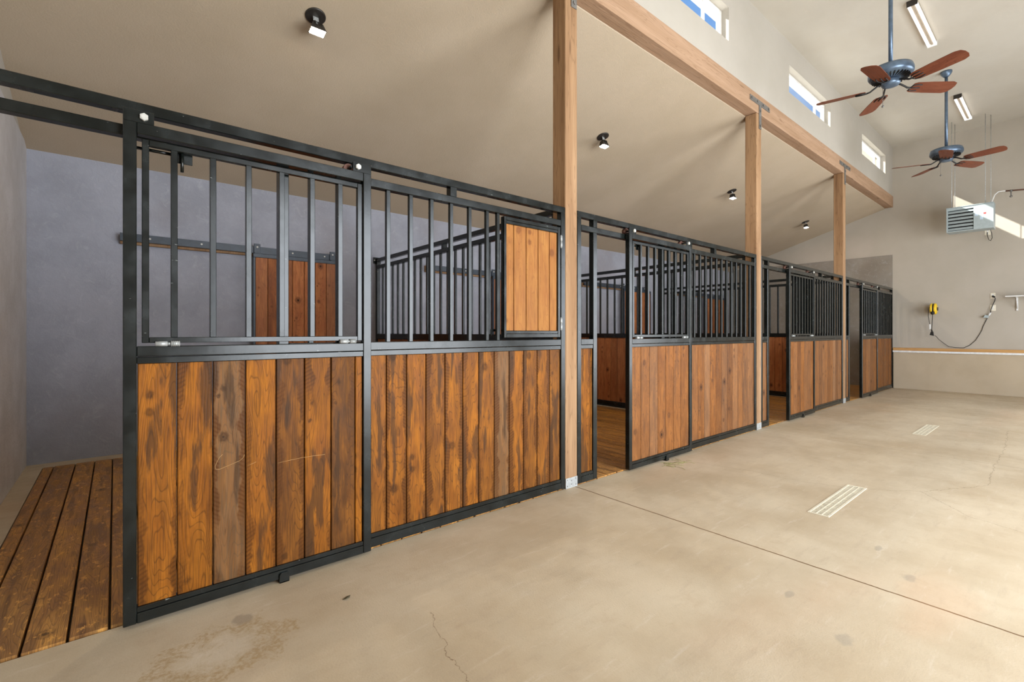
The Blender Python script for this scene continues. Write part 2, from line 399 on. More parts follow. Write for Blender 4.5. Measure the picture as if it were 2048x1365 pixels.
def plank_panel(name, parent, mat, axis, edges, y0, y1, z0, z1, tones=None):
    """boards standing side by side: axis 0 = spread along X, axis 1 = spread along Y; edges are the seams"""
    mb = MB(); gap = 0.0026
    for i in range(len(edges) - 1):
        a, b = edges[i] + gap, edges[i + 1] - gap; c = (a + b) / 2
        r = rng.random()
        tn = tones[i] if tones else (max(0.0, rng.gauss(0.16, 0.24)), max(0.0, rng.gauss(0.08, 0.2)))
        br = (r, min(tn[0], 1), min(tn[1], 1))
        if axis == 0: mb.box(a, b, y0, y1, z0, z1, 0.003, None, (lambda p, c=c: (p.x - c, p.z, p.y)), br)
        else: mb.box(y0, y1, a, b, z0, z1, 0.003, None, (lambda p, c=c: (p.y - c, p.z, p.x)), br)
    return build(name, mb, mat, parent)

def seams(a, b, pitch, jitter=0.0, first=None):
    out = [a]; x = a + (first if first else pitch)
    while x < b - 0.02:
        out.append(x + rng.uniform(-jitter, jitter)); x += pitch
    return out + [b]

def hexbolt(c, r, axis=-1, depth=0.012, washer=False):
    """hex head facing -Y at point c"""
    mb = MB()
    mb.cyl((c[0], c[1], c[2]), (c[0], c[1] - depth, c[2]), r, 6, smooth=False)
    mb.cyl((c[0], c[1] - depth, c[2]), (c[0], c[1] - depth - 0.002, c[2]), r * 0.72, 16)
    return mb

# ----------------------------------------------------------------------------------------------- the setting
fl = MB()
DR = [(3.813, 4.762, 1.094, 1.232), (7.76, 8.71, 1.183, 1.321)]
xp = XL - 0.3
for (xa, xb, ya, yb) in DR:
    fl.box(xp, xa, YR - 4.5, 2.698, -0.2, 0.0, 0); fl.box(xa, xb, YR - 4.5, ya, -0.2, 0.0, 0); fl.box(xa, xb, yb, 2.698, -0.2, 0.0, 0); fl.box(xa, xb, ya, yb, -0.2, -0.12, 0); xp = xb
fl.box(xp, XF + 0.3, YR - 4.5, 2.698, -0.2, 0.0, 0)
DECK0, DECK1 = 2.704, 6.30
decks = [(-0.525, 2.83)] + [(POST[k] + PW + 0.0, POST[k] + PW + P - PW) for k in range(2)] + [(POST[2] + PW, XF - 0.05)]
fl.box(XL - 0.3, XF + 0.3, DECK1, YB + 0.3, -0.2, 0.0, 0)
prevx = XL - 0.3
for a, b in decks:
    fl.box(prevx, a - 0.004, 2.698, DECK1, -0.2, 0.0, 0); prevx = b + 0.004
fl.box(prevx, XF + 0.3, 2.698, DECK1, -0.2, 0.0, 0)
fl.box(XL, XF, 2.698, DECK1, -0.2, -0.10, 0)
struct('floor', fl, 'concrete', 'smooth tan concrete aisle floor with saw-cut joints and hairline cracks', 'floor')

struct('wall_left', box(XL - 0.2, XL - 0.014, YR, YB + 0.2, 0, 5.75, 0), 'paint', 'cream painted end wall above grey stucco beside the nearest stall', 'wall')
struct('wall_left_stucco', box(XL - 0.014, XL, 2.2, YB, 0, 3.12, 0.003), 'stucco_near_lit', 'grey trowelled stucco lining on the end wall of the nearest stall', 'wall lining')
struct('wall_back', box(XL - 0.2, XF + 0.2, YB, YB + 0.2, 0, 3.5, 0), 'stucco', 'grey trowelled stucco wall along the back of all the stalls', 'wall')
far = MB(); far.box(XF, XF + 0.2, YR, YB + 0.2, 0, 5.75, 0)
struct('wall_far', far, 'paint_far', 'beige painted end wall behind the hanging heater', 'wall')
struct('wall_far_stucco', box(XF - 0.02, XF, 2.70, YB, 0, 3.10, 0.003), 'stucco_far', 'grey stucco lining on the far end wall inside the last stall', 'wall lining')
struct('wall_far_base', box(XF - 0.05, XF, YR, 2.68, 0, 0.845, 0.004), 'stem', 'low tan concrete base along the foot of the far wall', 'wall')
struct('trim_1', box(XF - 0.075, XF - 0.02, YR, 2.685, 0.835, 0.876, 0.003), 'white', 'thin white strip under the wooden ledge of the far wall', 'trim')
struct('trim_2', box(XF - 0.06, XF, YR, 2.685, 0.876, 0.94, 0.003), 'ledge', 'bare wooden ledge running along the far wall at waist height', 'trim')

# wall opposite the stalls, two wide open doorways
ws = MB(); ys = (YR - 0.2, YR)
ops = [(1.2, 5.6), (7.4, 11.8)]
x = XL - 0.2
for a, b in ops:
    ws.box(x, a, ys[0], ys[1], 0, 5.75, 0); ws.box(a, b, ys[0], ys[1], 3.5, 5.75, 0); x = b
ws.box(x, XF + 0.2, ys[0], ys[1], 0, 5.75, 0)
struct('wall_right', ws, 'paint', 'cream painted wall facing the stalls with two wide open doorways', 'wall')

struct('ceiling', box(XL - 0.2, XF + 0.2, YR - 0.2, 2.86, ZC, ZC + 0.15, 0), 'ceil', 'flat cream textured ceiling high above the aisle', 'ceiling')
sl = MB(); y0, y1 = 2.842, YB + 0.2
sl.prism([(XL - 0.2, y0, lean(y0)), (XL - 0.2, y1, lean(y1)), (XL - 0.2, y1, lean(y1) + 0.3), (XL - 0.2, y0, lean(y0) + 0.3)], (XF - XL + 0.4, 0, 0))
struct('ceiling_lean_to', sl, 'ceil_stall', 'tan sloping textured ceiling over the row of stalls', 'ceiling')

WIN = [(3.88, 5.73), (7.63, 9.48), (11.38, 13.21)]
WZ0, WZ1, WY0, WY1 = 4.85, 5.26, 2.70, 2.85
hid = [(0.13, 1.98)]
cw = MB(); x = XL - 0.2
for a, b in WIN:
    cw.box(x, a, WY0, WY1, 4.465, ZC + 0.1, 0); cw.box(a, b, WY0, WY1, 4.465, WZ0, 0); cw.box(a, b, WY0, WY1, WZ1, ZC + 0.1, 0); x = b
cw.box(x, XF + 0.2, WY0, WY1, 4.465, ZC + 0.1, 0)
struct('wall_clerestory', cw, 'paint', 'cream painted clerestory wall above the long timber beam', 'wall')
for i, (a, b) in enumerate(WIN):
    nm = ['nearest window, cut off by the top edge of the photo', 'middle window, crossed by the tip of a fan blade', 'window closest to the far wall'][i]
    w = thing('window_%d' % (i + 1), 'long narrow white clerestory window, ' + nm, 'window', ((a + b) / 2, WY1, WZ0))
    w['kind'] = 'structure'
    f = MB(); t = 0.035
    f.box(a, b, 2.79, 2.845, WZ0, WZ0 + t); f.box(a, b, 2.79, 2.845, WZ1 - t, WZ1)
    f.box(a, a + t, 2.79, 2.845, WZ0 + t, WZ1 - t); f.box(b - t, b, 2.79, 2.845, WZ0 + t, WZ1 - t)
    f.box(b - 0.42, b - 0.395, 2.80, 2.835, WZ0 + t, WZ1 - t)
    build('window_frame', f, 'vinyl', w)
    build('window_pane', box(a + t, b - t, 2.815, 2.821, WZ0 + t, WZ1 - t, 0), 'glass', w)

ro = MB(); ro.box(XL - 0.6, XF + 0.6, 2.852, 3.09, 5.47, 5.51, 0.003)
struct('roof_eave', ro, 'soffit', 'white soffit of the roof eave seen through the clerestory windows', 'eave')

rf = MB(); ya_, yb_ = 2.90, YB + 0.5
rf.prism([(XL - 0.6, ya_, lean(ya_) + 0.31), (XL - 0.6, yb_, lean(yb_) + 0.31), (XL - 0.6, yb_, lean(yb_) + 0.35), (XL - 0.6, ya_, lean(ya_) + 0.35)], (XF - XL + 1.2, 0, 0))
struct('roof', rf, 'soffit', 'pale metal lean-to roof outside below the clerestory windows', 'roof')
# ----------------------------------------------------------------------------------------------- posts, beams, straps
ordn = ['nearest', 'middle', 'farthest']
for k, px in enumerate(POST):
    t = thing('timber_post', ['tall rough-sawn timber post between the first and second stalls, nearest of the three',
                              'rough-sawn timber post between the second and third stalls, middle of the three',
                              'rough-sawn timber post between the third and last stalls, farthest of the three'][k], 'post', (px + PW / 2, YF + PW / 2, 0), 'timber posts along the stall row')
    build('shaft', box(px, px + PW, YF, YF + 0.15, 0.012, 4.208, 0.006), 'post', t)
    g = MB(); g.box(px + 0.001, px + PW - 0.001, YF - 0.004, YF - 0.0005, 0.0, 0.085, 0.001)
    sh = build('base_bracket', g, 'galv', t)
    for (dx, dz) in ((0.02, 0.07), (0.07, 0.06), (0.122, 0.07), (0.02, 0.02), (0.122, 0.02), (0.07, 0.03)):
        build('screw', MB().cyl((px + dx, YF - 0.004, dz), (px + dx, YF - 0.0065, dz), 0.0045, 8), 'strap', sh)
    c = px + PW / 2 + 0.025
    ts = thing('tee_strap', 'grey steel T-strap bolted over the beam joint at the %s timber post' % ordn[k], 'metal strap', (c, YF, 4.35), 'steel straps on the beam joints')
    s_ = MB(); s_.box(c - 0.305, c + 0.305, YF - 0.008, YF - 0.0005, 4.318, 4.384, 0.001); s_.box(c - 0.033, c + 0.033, YF - 0.0085, YF - 0.001, 4.01, 4.318, 0.001)
    build('plate', s_, 'strap', ts)
    for (dx, dz) in ((-0.26, 4.351), (-0.09, 4.351), (0.09, 4.351), (0.26, 4.351), (0, 4.25), (0, 4.05)):
        build('bolt', MB().cyl((c + dx, YF - 0.008, dz), (c + dx, YF - 0.018, dz), 0.016, 6, smooth=False), 'strap', ts)
bx = [XL] + [px + PW / 2 for px in POST] + [XF]
bl = ['timber beam over the nearest stall, running out of the top of the photo', 'timber beam spanning the nearest and middle posts',
      'timber beam spanning the middle and farthest posts', 'timber beam from the farthest post to the far wall']
for k in range(4):
    o = build('timber_beam', box(bx[k] + 0.0015, bx[k + 1] - 0.0015, YF, YF + 0.15, 4.21, 4.464, 0.004), 'beam')
    tag(o, bl[k], 'beam', 'timber beams over the stall fronts')

# ----------------------------------------------------------------------------------------------- stall fronts
TZ = (2.275, 2.325); HZ = (2.165, 2.213); MZ = (1.155, 1.237); BZ = (0.0100, 0.09)
def rail_pair(mb, x0, x1, z0, z1, seam):
    """mid or bottom rail: tube plus a slimmer lip, so that a seam shows"""
    if seam > (z0 + z1) / 2 - 0.001 and z0 < 0.5:
        mb.box(x0, x1, YF, YF + 0.05, z0, seam - 0.001, 0.003); mb.box(x0, x1, YF + 0.004, YF + 0.05, seam + 0.001, z1, 0.002)
    else:
        mb.box(x0, x1, YF, YF + 0.05, seam + 0.001, z1, 0.003); mb.box(x0, x1, YF + 0.004, YF + 0.05, z0, seam - 0.001, 0.002)
    return mb

FIX = [(0.66, 2.84), (4.26, 6.495), (7.915, 10.15), (11.57, XF - 0.03)]
SMALL = [(XL + 0.003, -0.40), (2.988, 3.244), (6.643, 6.899), (10.298, 10.554)]
flab = ['nearest black steel stall front, amber boards and a small wooden feed door among its bars',
        'black steel stall front of the second stall, between the nearest and middle posts',
        'black steel stall front of the third stall, between the middle and farthest posts',
        'black steel stall front of the last stall, meeting the far wall']
st1 = [0.71, 0.85, 0.99, 1.13, 1.2716, 1.4079, 1.5463, 1.6905, 1.8348, 1.9695, 2.1082, 2.2495, 2.3931, 2.5349, 2.6722, 2.79]
tn1 = [(.2, .1), (.1, 0), (.1, 0), (.1, .1), (.15, .05), (.1, .05), (.25, .1), (.12, .08), (.1, .05), (.3, .1), (.15, .9), (.12, .05), (.5, .1), (.25, .1), (.55, .15)]
def board_mat(k): return 'amber' if k == 0 else 'rust'

for k in range(4):
    a, b = FIX[k]; sa, sb = SMALL[k]
    x0, x1 = sa, b
    t = thing('stall_front', flab[k], 'stall front', ((a + b) / 2, YF + 0.025, 0), 'stall fronts along the aisle')
    build('top_rail', box(x0, x1, YF, YF + 0.05, TZ[0], TZ[1], 0.003), 'steel', t)
    build('header_rail', box(x0 + 0.05, x1 - 0.05, YF, YF + 0.05, HZ[0], HZ[1], 0.003), 'steel', t)
    mid = (a + b) / 2
    build('rail_spacer', box(mid - 0.0245, mid + 0.0245, YF, YF + 0.05, HZ[1], TZ[0], 0.0), 'steel', t)
    build('rail_spacer', box(sb - 0.05, sb, YF, YF + 0.05, HZ[1], TZ[0], 0.0), 'steel', t)
    # stiles: outer ends run to the top rail, inner ones to the header
    for (c0, c1, zt) in ((sa, sa + 0.049, TZ[0]), (sb - 0.052, sb, HZ[0]), (a, a + 0.05, HZ[0]), (b - 0.05, b, TZ[0])):
        build('stile', box(c0, c1, YF, YF + 0.05, 0.0098, zt, 0.003), 'steel', t)
    for (c0, c1) in ((sa + 0.049, sb - 0.052), (a + 0.05, b - 0.05)):
        build('mid_rail', rail_pair(MB(), c0, c1, MZ[0], MZ[1], 1.187), 'steel', t)
        build('bottom_rail', rail_pair(MB(), c0, c1, BZ[0], BZ[1], 0.064), 'steel', t)
    bm_ = board_mat(k)
    plank_panel('wood_panel', t, bm_, 0, st1 if k == 0 else seams(a + 0.05, b - 0.05, 0.139, 0.004), YF + 0.014, YF + 0.04, 0.089, 1.156, tn1 if k == 0 else None)
    plank_panel('wood_panel', t, 'amber' if k < 2 else 'rust', 0, seams(sa + 0.049, sb - 0.052, 0.14, 0, (sb - sa - 0.101) - 0.022), YF + 0.014, YF + 0.04, 0.089, 1.156)
    if k == 0: bars = [0.815, 0.967, 1.119, 1.271, 1.425, 1.576, 1.728, 1.880, 2.032, 2.131]
    else:
        n = 16; w0, w1 = a + 0.05, b - 0.05; g = (w1 - w0 - n * 0.0255) / (n + 1); bars = [w0 + g + i * (g + 0.0255) for i in range(n)]
    for xb in bars:
        build('bar', box(xb, xb + 0.0255, YF + 0.010, YF + 0.0355, MZ[1] - 0.001, HZ[0] + 0.001, 0.002), 'steel', t)
    if k == 0:
        fd = build('feed_door', (MB().box(2.180, 2.203, YF - 0.012, YF + 0.028, 1.255, 2.148, 0.002).box(2.742, 2.768, YF - 0.012, YF + 0.028, 1.255, 2.148, 0.002)
             .box(2.203, 2.742, YF - 0.012, YF + 0.028, 2.122, 2.148, 0.002).box(2.203, 2.742, YF - 0.009, YF + 0.026, 2.098, 2.121, 0.002)
             .box(2.203, 2.742, YF - 0.012, YF + 0.028, 1.255, 1.283, 0.002).box(2.203, 2.742, YF - 0.009, YF + 0.026, 1.284, 1.306, 0.002)), 'steel', t)
        plank_panel('wood_panel', fd, 'honey', 0, [2.203, 2.2826, 2.4075, 2.5326, 2.657, 2.742], YF + 0.0, YF + 0.02, 1.306, 2.098, [(.1, 0), (.06, .05), (.05, .02), (.08, 0), (.14, .02)])
        for zc in (2.03, 1.36):
            h = MB(); h.cyl((2.778, YF - 0.012, zc - 0.045), (2.778, YF - 0.012, zc + 0.0), 0.010, 12); h.cyl((2.778, YF - 0.012, zc + 0.004), (2.778, YF - 0.012, zc + 0.05), 0.010, 12)
            h.cyl((2.778, YF - 0.012, zc - 0.05), (2.778, YF - 0.012, zc + 0.056), 0.005, 8)
            build('hinge', h, 'galv', fd)
        la = MB(); la.box(2.108, 2.18, YF + 0.05, YF + 0.062, 1.30, 1.318, 0.002); la.box(2.162, 2.18, YF + 0.05, YF + 0.062, 1.238, 1.30, 0.002); la.box(2.108, 2.118, YF + 0.05, YF + 0.062, 1.27, 1.30, 0.002)
        build('latch', la, 'steel', fd)

# ----------------------------------------------------------------------------------------------- sliding stall doors
DY0, DY1 = 2.638, 2.684
dspan = [(0.026, 1.146), (3.638, 4.758), (7.470, 8.530), (11.14, 12.295)]
dlab = ['nearest black steel sliding stall door, seven wide amber boards below its bars',
        'black steel sliding stall door of the second stall, standing half open',
        'black steel sliding stall door of the third stall, standing half open',
        'black steel sliding stall door of the last stall, near the far wall']
ds1 = [0.074, 0.2177, 0.3585, 0.4974, 0.6376, 0.7780, 0.9189, 1.0550, 1.0985]
dt1 = [(.12, .05), (.10, 0), (.35, .85), (.08, .02), (.62, .12), (.2, .02), (.78, .15), (.2, 0)]
def rail_d(mb, x0, x1, z0, z1, seam, lip_low):
    if lip_low:
        mb.box(x0, x1, DY0, DY1, seam + 0.001, z1, 0.003); mb.box(x0, x1, DY0 + 0.004, DY1, z0, seam - 0.001, 0.002)
    else:
        mb.box(x0, x1, DY0, DY1, z0, seam - 0.001, 0.003); mb.box(x0, x1, DY0 + 0.004, DY1, seam + 0.001, z1, 0.002)
    return mb
for k, (a, b) in enumerate(dspan):
    t = thing('stall_door', dlab[k], 'stall door', ((a + b) / 2, (DY0 + DY1) / 2, 0.016), 'sliding stall doors')
    sw = 0.047
    build('stile', box(a, a + sw, DY0, DY1, 0.016, 2.218, 0.003), 'steel', t)
    build('stile', box(b - sw, b, DY0, DY1, 0.016, 2.218, 0.003), 'steel', t)
    build('top_rail', box(a + sw, b - sw, DY0, DY1, 2.168, 2.218, 0.003), 'steel', t)
    build('mid_rail', rail_d(MB(), a + sw, b - sw, 1.156, 1.233, 1.186, True), 'steel', t)
    build('bottom_rail', rail_d(MB(), a + sw, b - sw, 0.016, 0.085, 0.061, False), 'steel', t)
    plank_panel('wood_panel', t, board_mat(k), 0, ds1 if k == 0 else seams(a + sw, b - sw, 0.1425, 0.003, 0.155), DY0 + 0.014, DY1 - 0.004, 0.084, 1.157, dt1 if k == 0 else None)
    for (p0, p1, bxx) in ((a, a + 0.108, a + 0.072), (b - 0.108, b, b - 0.080)):
        br_ = build('roller_bracket', box(p0, p1, DY0, DY0 + 0.010, 2.216, 2.271, 0.0015), 'steel', t)
        build('bolt', hexbolt((bxx, DY0, 2.243), 0.0165), 'bolt', br_)
        build('roller', MB().cyl((bxx - 0.03, DY0 + 0.06, 2.243), (bxx - 0.03, DY0 + 0.095, 2.243), 0.029, 24), 'copper', br_)
        build('axle', MB().cyl((bxx - 0.03, DY0 + 0.012, 2.243), (bxx - 0.03, DY0 + 0.06, 2.243), 0.008, 8), 'steel', br_)
    if k == 0:
        yy = DY0 + 0.0135; mk = MB()
        for L in ([(.399, .703), (.385, .690), (.376, .671), (.368, .652), (.370, .636), (.388, .633), (.409, .640), (.442, .650), (.473, .660), (.487, .672), (.493, .687)], [(.506, .629), (.525, .634), (.545, .641)], [(.644, .617), (.70, .621), (.755, .624), (.82, .624), (.885, .622)]):
            mk.tube([(p_[0], yy, p_[1]) for p_ in L], 0.0008, 5)
        o_ = build('chalk_scribble', mk, 'chalk', t); o_['label'] = 'thin pale scratched scribble across the boards'
    # drop-down bar gate
    ga, gb = a + 0.065, b - 0.053; gy0, gy1 = DY0 + 0.008, DY0 + 0.034
    gate = build('gate', (MB().box(ga, ga + 0.0255, gy0, gy1, 1.247, 2.152, 0.002).box(gb - 0.0255, gb, gy0, gy1, 1.247, 2.152, 0.002)
                 .box(ga + 0.0255, gb - 0.0255, gy0, gy1, 2.1265, 2.152, 0.002).box(ga + 0.0255, gb - 0.0255, gy0, gy1, 1.247, 1.2725, 0.002)), 'steel', t)
    nb = 6 if k == 0 else 7
    if k == 0: gb_x = [0.195, 0.347, 0.499, 0.652, 0.805, 0.956]
    else:
        w0, w1 = ga + 0.0255, gb - 0.0255; g = (w1 - w0 - nb * 0.0255) / (nb + 1); gb_x = [w0 + g + i * (g + 0.0255) for i in range(nb)]
    for xb in gb_x:
        build('bar', box(xb, xb + 0.0255, gy0, gy1, 1.2715, 2.1275, 0.002), 'steel', gate)
    for hx in (ga + 0.047, gb - 0.13):
        h = MB(); h.cyl((hx, DY0 + 0.002, 1.243), (hx + 0.044, DY0 + 0.002, 1.243), 0.0115, 14); h.cyl((hx + 0.044, DY0 + 0.002, 1.243), (hx + 0.056, DY0 + 0.002, 1.243), 0.007, 10)
        h.cyl((hx + 0.056, DY0 + 0.002, 1.243), (hx + 0.090, DY0 + 0.002, 1.243), 0.0115, 14)
        for j in range(5): h.cyl((hx + 0.058 + j * 0.007, DY0 + 0.002, 1.243), (hx + 0.0605 + j * 0.007, DY0 + 0.002, 1.243), 0.013, 14)
        build('hinge', h, 'galv', gate)
    lp = build('latch', MB().box(ga + 0.105, ga + 0.19, gy1 + 0.012, gy1 + 0.018, 2.084, 2.148, 0.001).cyl((ga - 0.02, gy1 + 0.025, 2.122), (ga + 0.155, gy1 + 0.025, 2.122), 0.0075, 10)
               .cyl((ga + 0.148, gy1 + 0.025, 2.122), (ga + 0.148, gy1 - 0.005, 2.122), 0.007, 10).cyl((ga + 0.148, gy1 - 0.004, 2.127), (ga + 0.148, gy1 - 0.004, 2.040), 0.007, 10), 'steel', gate)
    # floor guide bolted to the slab in front of the door
    gx = [0.672, 4.262, 8.02, 11.72][k]
    gt = build('floor_guide', (MB().prism([(gx - 0.024, DY0 - 0.006, 0.0), (gx + 0.024, DY0 - 0.006, 0.0), (gx + 0.024, DY0 - 0.006, 0.040), (gx + 0.016, DY0 - 0.006, 0.050), (gx - 0.016, DY0 - 0.006, 0.050), (gx - 0.024, DY0 - 0.006, 0.040)], (0, -0.006, 0), bev=0.001)
               .box(gx - 0.024, gx + 0.024, DY0 - 0.012, DY1 + 0.006, 0.0, 0.006, 0.001)), 'steel')
    tag(gt, 'small black steel floor guide at the foot of ' + ['the nearest stall door', 'the second stall door', 'the third stall door', 'the last stall door'][k], 'door guide', 'floor guides under the stall doors')

# ----------------------------------------------------------------------------------------------- partitions between stalls
plab = ['slatted partition of black bars over stained boards between the first and second stalls',
        'slatted partition of black bars over stained boards between the second and third stalls',
        'slatted partition of black bars over stained boards between the third and last stalls']
for k, px in enumerate(POST):
    xc = px + PW / 2; x0, x1 = xc - 0.025, xc + 0.025; ya, yb = YF + 0.16, YB - 0.02
    t = thing('stall_partition', plab[k], 'partition', (xc, (ya + yb) / 2, 0.012), 'partitions between stalls')
    build('top_rail', box(x0, x1, ya, yb, 2.312, 2.36, 0.003), 'steel', t)
    build('header_rail', box(x0, x1, ya + 0.05, yb - 0.05, 2.212, 2.26, 0.003), 'steel', t)
    for y in (ya, yb - 0.05): build('stile', box(x0, x1, y, y + 0.05, 0.012, 2.312, 0.003), 'steel', t)
    build('mid_rail', box(x0, x1, ya + 0.05, yb - 0.05, 1.20, 1.275, 0.003), 'steel', t)
    build('bottom_rail', box(x0, x1, ya + 0.05, yb - 0.05, 0.055, 0.108, 0.003), 'steel', t)
    build('base_board', box(x0 + 0.006, x1 - 0.006, ya + 0.05, yb - 0.05, 0.013, 0.053, 0.003), 'dark', t)
    build('rail_spacer', box(x0, x1, (ya + yb) / 2 - 0.025, (ya + yb) / 2 + 0.025, 2.26, 2.312, 0.0), 'steel', t)
    plank_panel('wood_panel', t, 'inner', 1, seams(ya + 0.05, yb - 0.05, 0.14, 0.003), xc - 0.013, xc + 0.013, 0.107, 1.201)
    n = 22; w0, w1 = ya + 0.05, yb - 0.05; g = (w1 - w0 - n * 0.0255) / (n + 1)
    for i in range(n):
        y = w0 + g + i * (g + 0.0255)
        build('bar', box(xc - 0.0128, xc + 0.0128, y, y + 0.0255, 1.274, 2.213, 0.002), 'steel', t)
    wb = build('wall_bracket', box(x0 - 0.03, x1 + 0.03, yb - 0.004, YB - 0.0005, 2.29, 2.38, 0.001), 'steel', t)
    build('bolt', MB().cyl((x0 - 0.018, yb - 0.004, 2.335), (x0 - 0.018, yb - 0.014, 2.335), 0.010, 6, smooth=False), 'bolt', wb)

# ----------------------------------------------------------------------------------------------- doors in the back wall
nth = ['nearest', 'second', 'third', 'last']
for k in range(4):
    d = P * k
    xa, xb = 0.04 + d, 2.33 + d
    t = thing('door_track', 'dark steel door track bolted to the grey back wall of the %s stall' % nth[k], 'door track', ((xa + xb) / 2, YB, 2.25), 'door tracks on the back wall')
    build('rail', MB().box(xa, xb, 6.43, 6.438, 2.262, 2.343, 0.001).box(xa, xb, 6.438, 6.47, 2.262, 2.270, 0.001), 'track', t)
    build('backing_board', box(xa, xb, 6.478, YB - 0.001, 2.235, 2.335, 0.003), 'post', t)
    for xx in (xa + 0.25, xa + 0.72, xa + 1.2, xa + 1.7, xa + 2.1):
        build('standoff', MB().cyl((xx, 6.438, 2.305), (xx, 6.479, 2.305), 0.012, 10), 'track', t)
        build('bolt', MB().cyl((xx, 6.43, 2.305), (xx, 6.422, 2.305), 0.011, 6, smooth=False), 'bolt', t)
    a, b = 1.275 + d, 2.295 + d
    t = thing('back_door', 'hanging door of reddish vertical boards on the back wall of the %s stall' % nth[k], 'stable door', ((a + b) / 2, 6.40, 0.03), 'plank doors on the back wall')
    fr = MB(); fr.box(a, b, 6.355, 6.395, 2.204, 2.25, 0.003); fr.box(a, a + 0.025, 6.355, 6.395, 0.03, 2.204, 0.003); fr.box(b - 0.025, b, 6.355, 6.395, 0.03, 2.204, 0.003); fr.box(a + 0.025, b - 0.025, 6.355, 6.395, 0.03, 0.075, 0.003)
    build('frame', fr, 'track', t)
    plank_panel('wood_panel', t, 'inner', 0, seams(a + 0.025, b - 0.025, 0.14, 0.004), 6.362, 6.388, 0.074, 2.205)
    for xx in (a + 0.02, b - 0.09):
        hb = build('hanger_bracket', MB().box(xx, xx + 0.07, 6.412, 6.424, 2.262, 2.376, 0.002).box(xx, xx + 0.07, 6.37, 6.424, 2.25, 2.262, 0.002), 'track', t)
        build('bolt', MB().cyl((xx + 0.035, 6.412, 2.335), (xx + 0.035, 6.402, 2.335), 0.012, 6, smooth=False), 'bolt', hb)

# ----------------------------------------------------------------------------------------------- stall floors
for k, (a, b) in enumerate(decks):
    mb = MB()
    if k == 0: ed = [-0.525, -0.448, -0.294, -0.153, -0.018]
    else: ed = [a]
    while ed[-1] + 0.16 < b: ed.append(ed[-1] + 0.1395)
    ed.append(b)
    for i in range(len(ed) - 1):
        c = (ed[i] + ed[i + 1]) / 2; g = 0.0035 + rng.uniform(0, 0.002); e = rng.uniform(0, 0.008)
        br = (rng.random(), max(0, rng.gauss(0.3, 0.2)), max(0, rng.gauss(0.12, 0.15)))
        mb.box(ed[i] + g, ed[i + 1] - g, DECK0 + e, DECK1 - 0.004 - e, -0.034, 0.008 + rng.uniform(-0.001, 0.001), 0.0025, None, (lambda p, c=c: (p.x - c, p.y, p.z)), br)
    o = build('wooden_deck', mb, 'deck')
    tag(o, ['worn wooden plank deck of the nearest stall, its board ends meeting the concrete', 'worn wooden plank deck inside the second stall, seen through its open doorway',
            'worn wooden plank deck inside the third stall', 'worn wooden plank deck inside the last stall'][k], 'stall floor', 'wooden stall decks')

# ----------------------------------------------------------------------------------------------- hay rack in the first stall
hr = thing('hay_rack', 'black wire corner hay rack half hidden behind the small wooden feed door', 'hay rack', (2.86, 2.87, 1.7))
cx, cy = 2.872, 2.76
def arc(r, z, n=12): return [(cx - r * math.cos(i / n * math.pi / 2), cy + r * math.sin(i / n * math.pi / 2), z) for i in range(n + 1)]
build('rim', MB().tube(arc(0.50, 2.20), 0.008), 'steel', hr)
build('bottom_ring', MB().tube(arc(0.18, 1.72), 0.007), 'steel', hr)
for i in range(9):
    th = i / 8 * math.pi / 2
    build('rib', MB().tube([(cx - 0.50 * math.cos(th), cy + 0.50 * math.sin(th), 2.20), (cx - 0.18 * math.cos(th), cy + 0.18 * math.sin(th), 1.72)], 0.006), 'steel', hr)

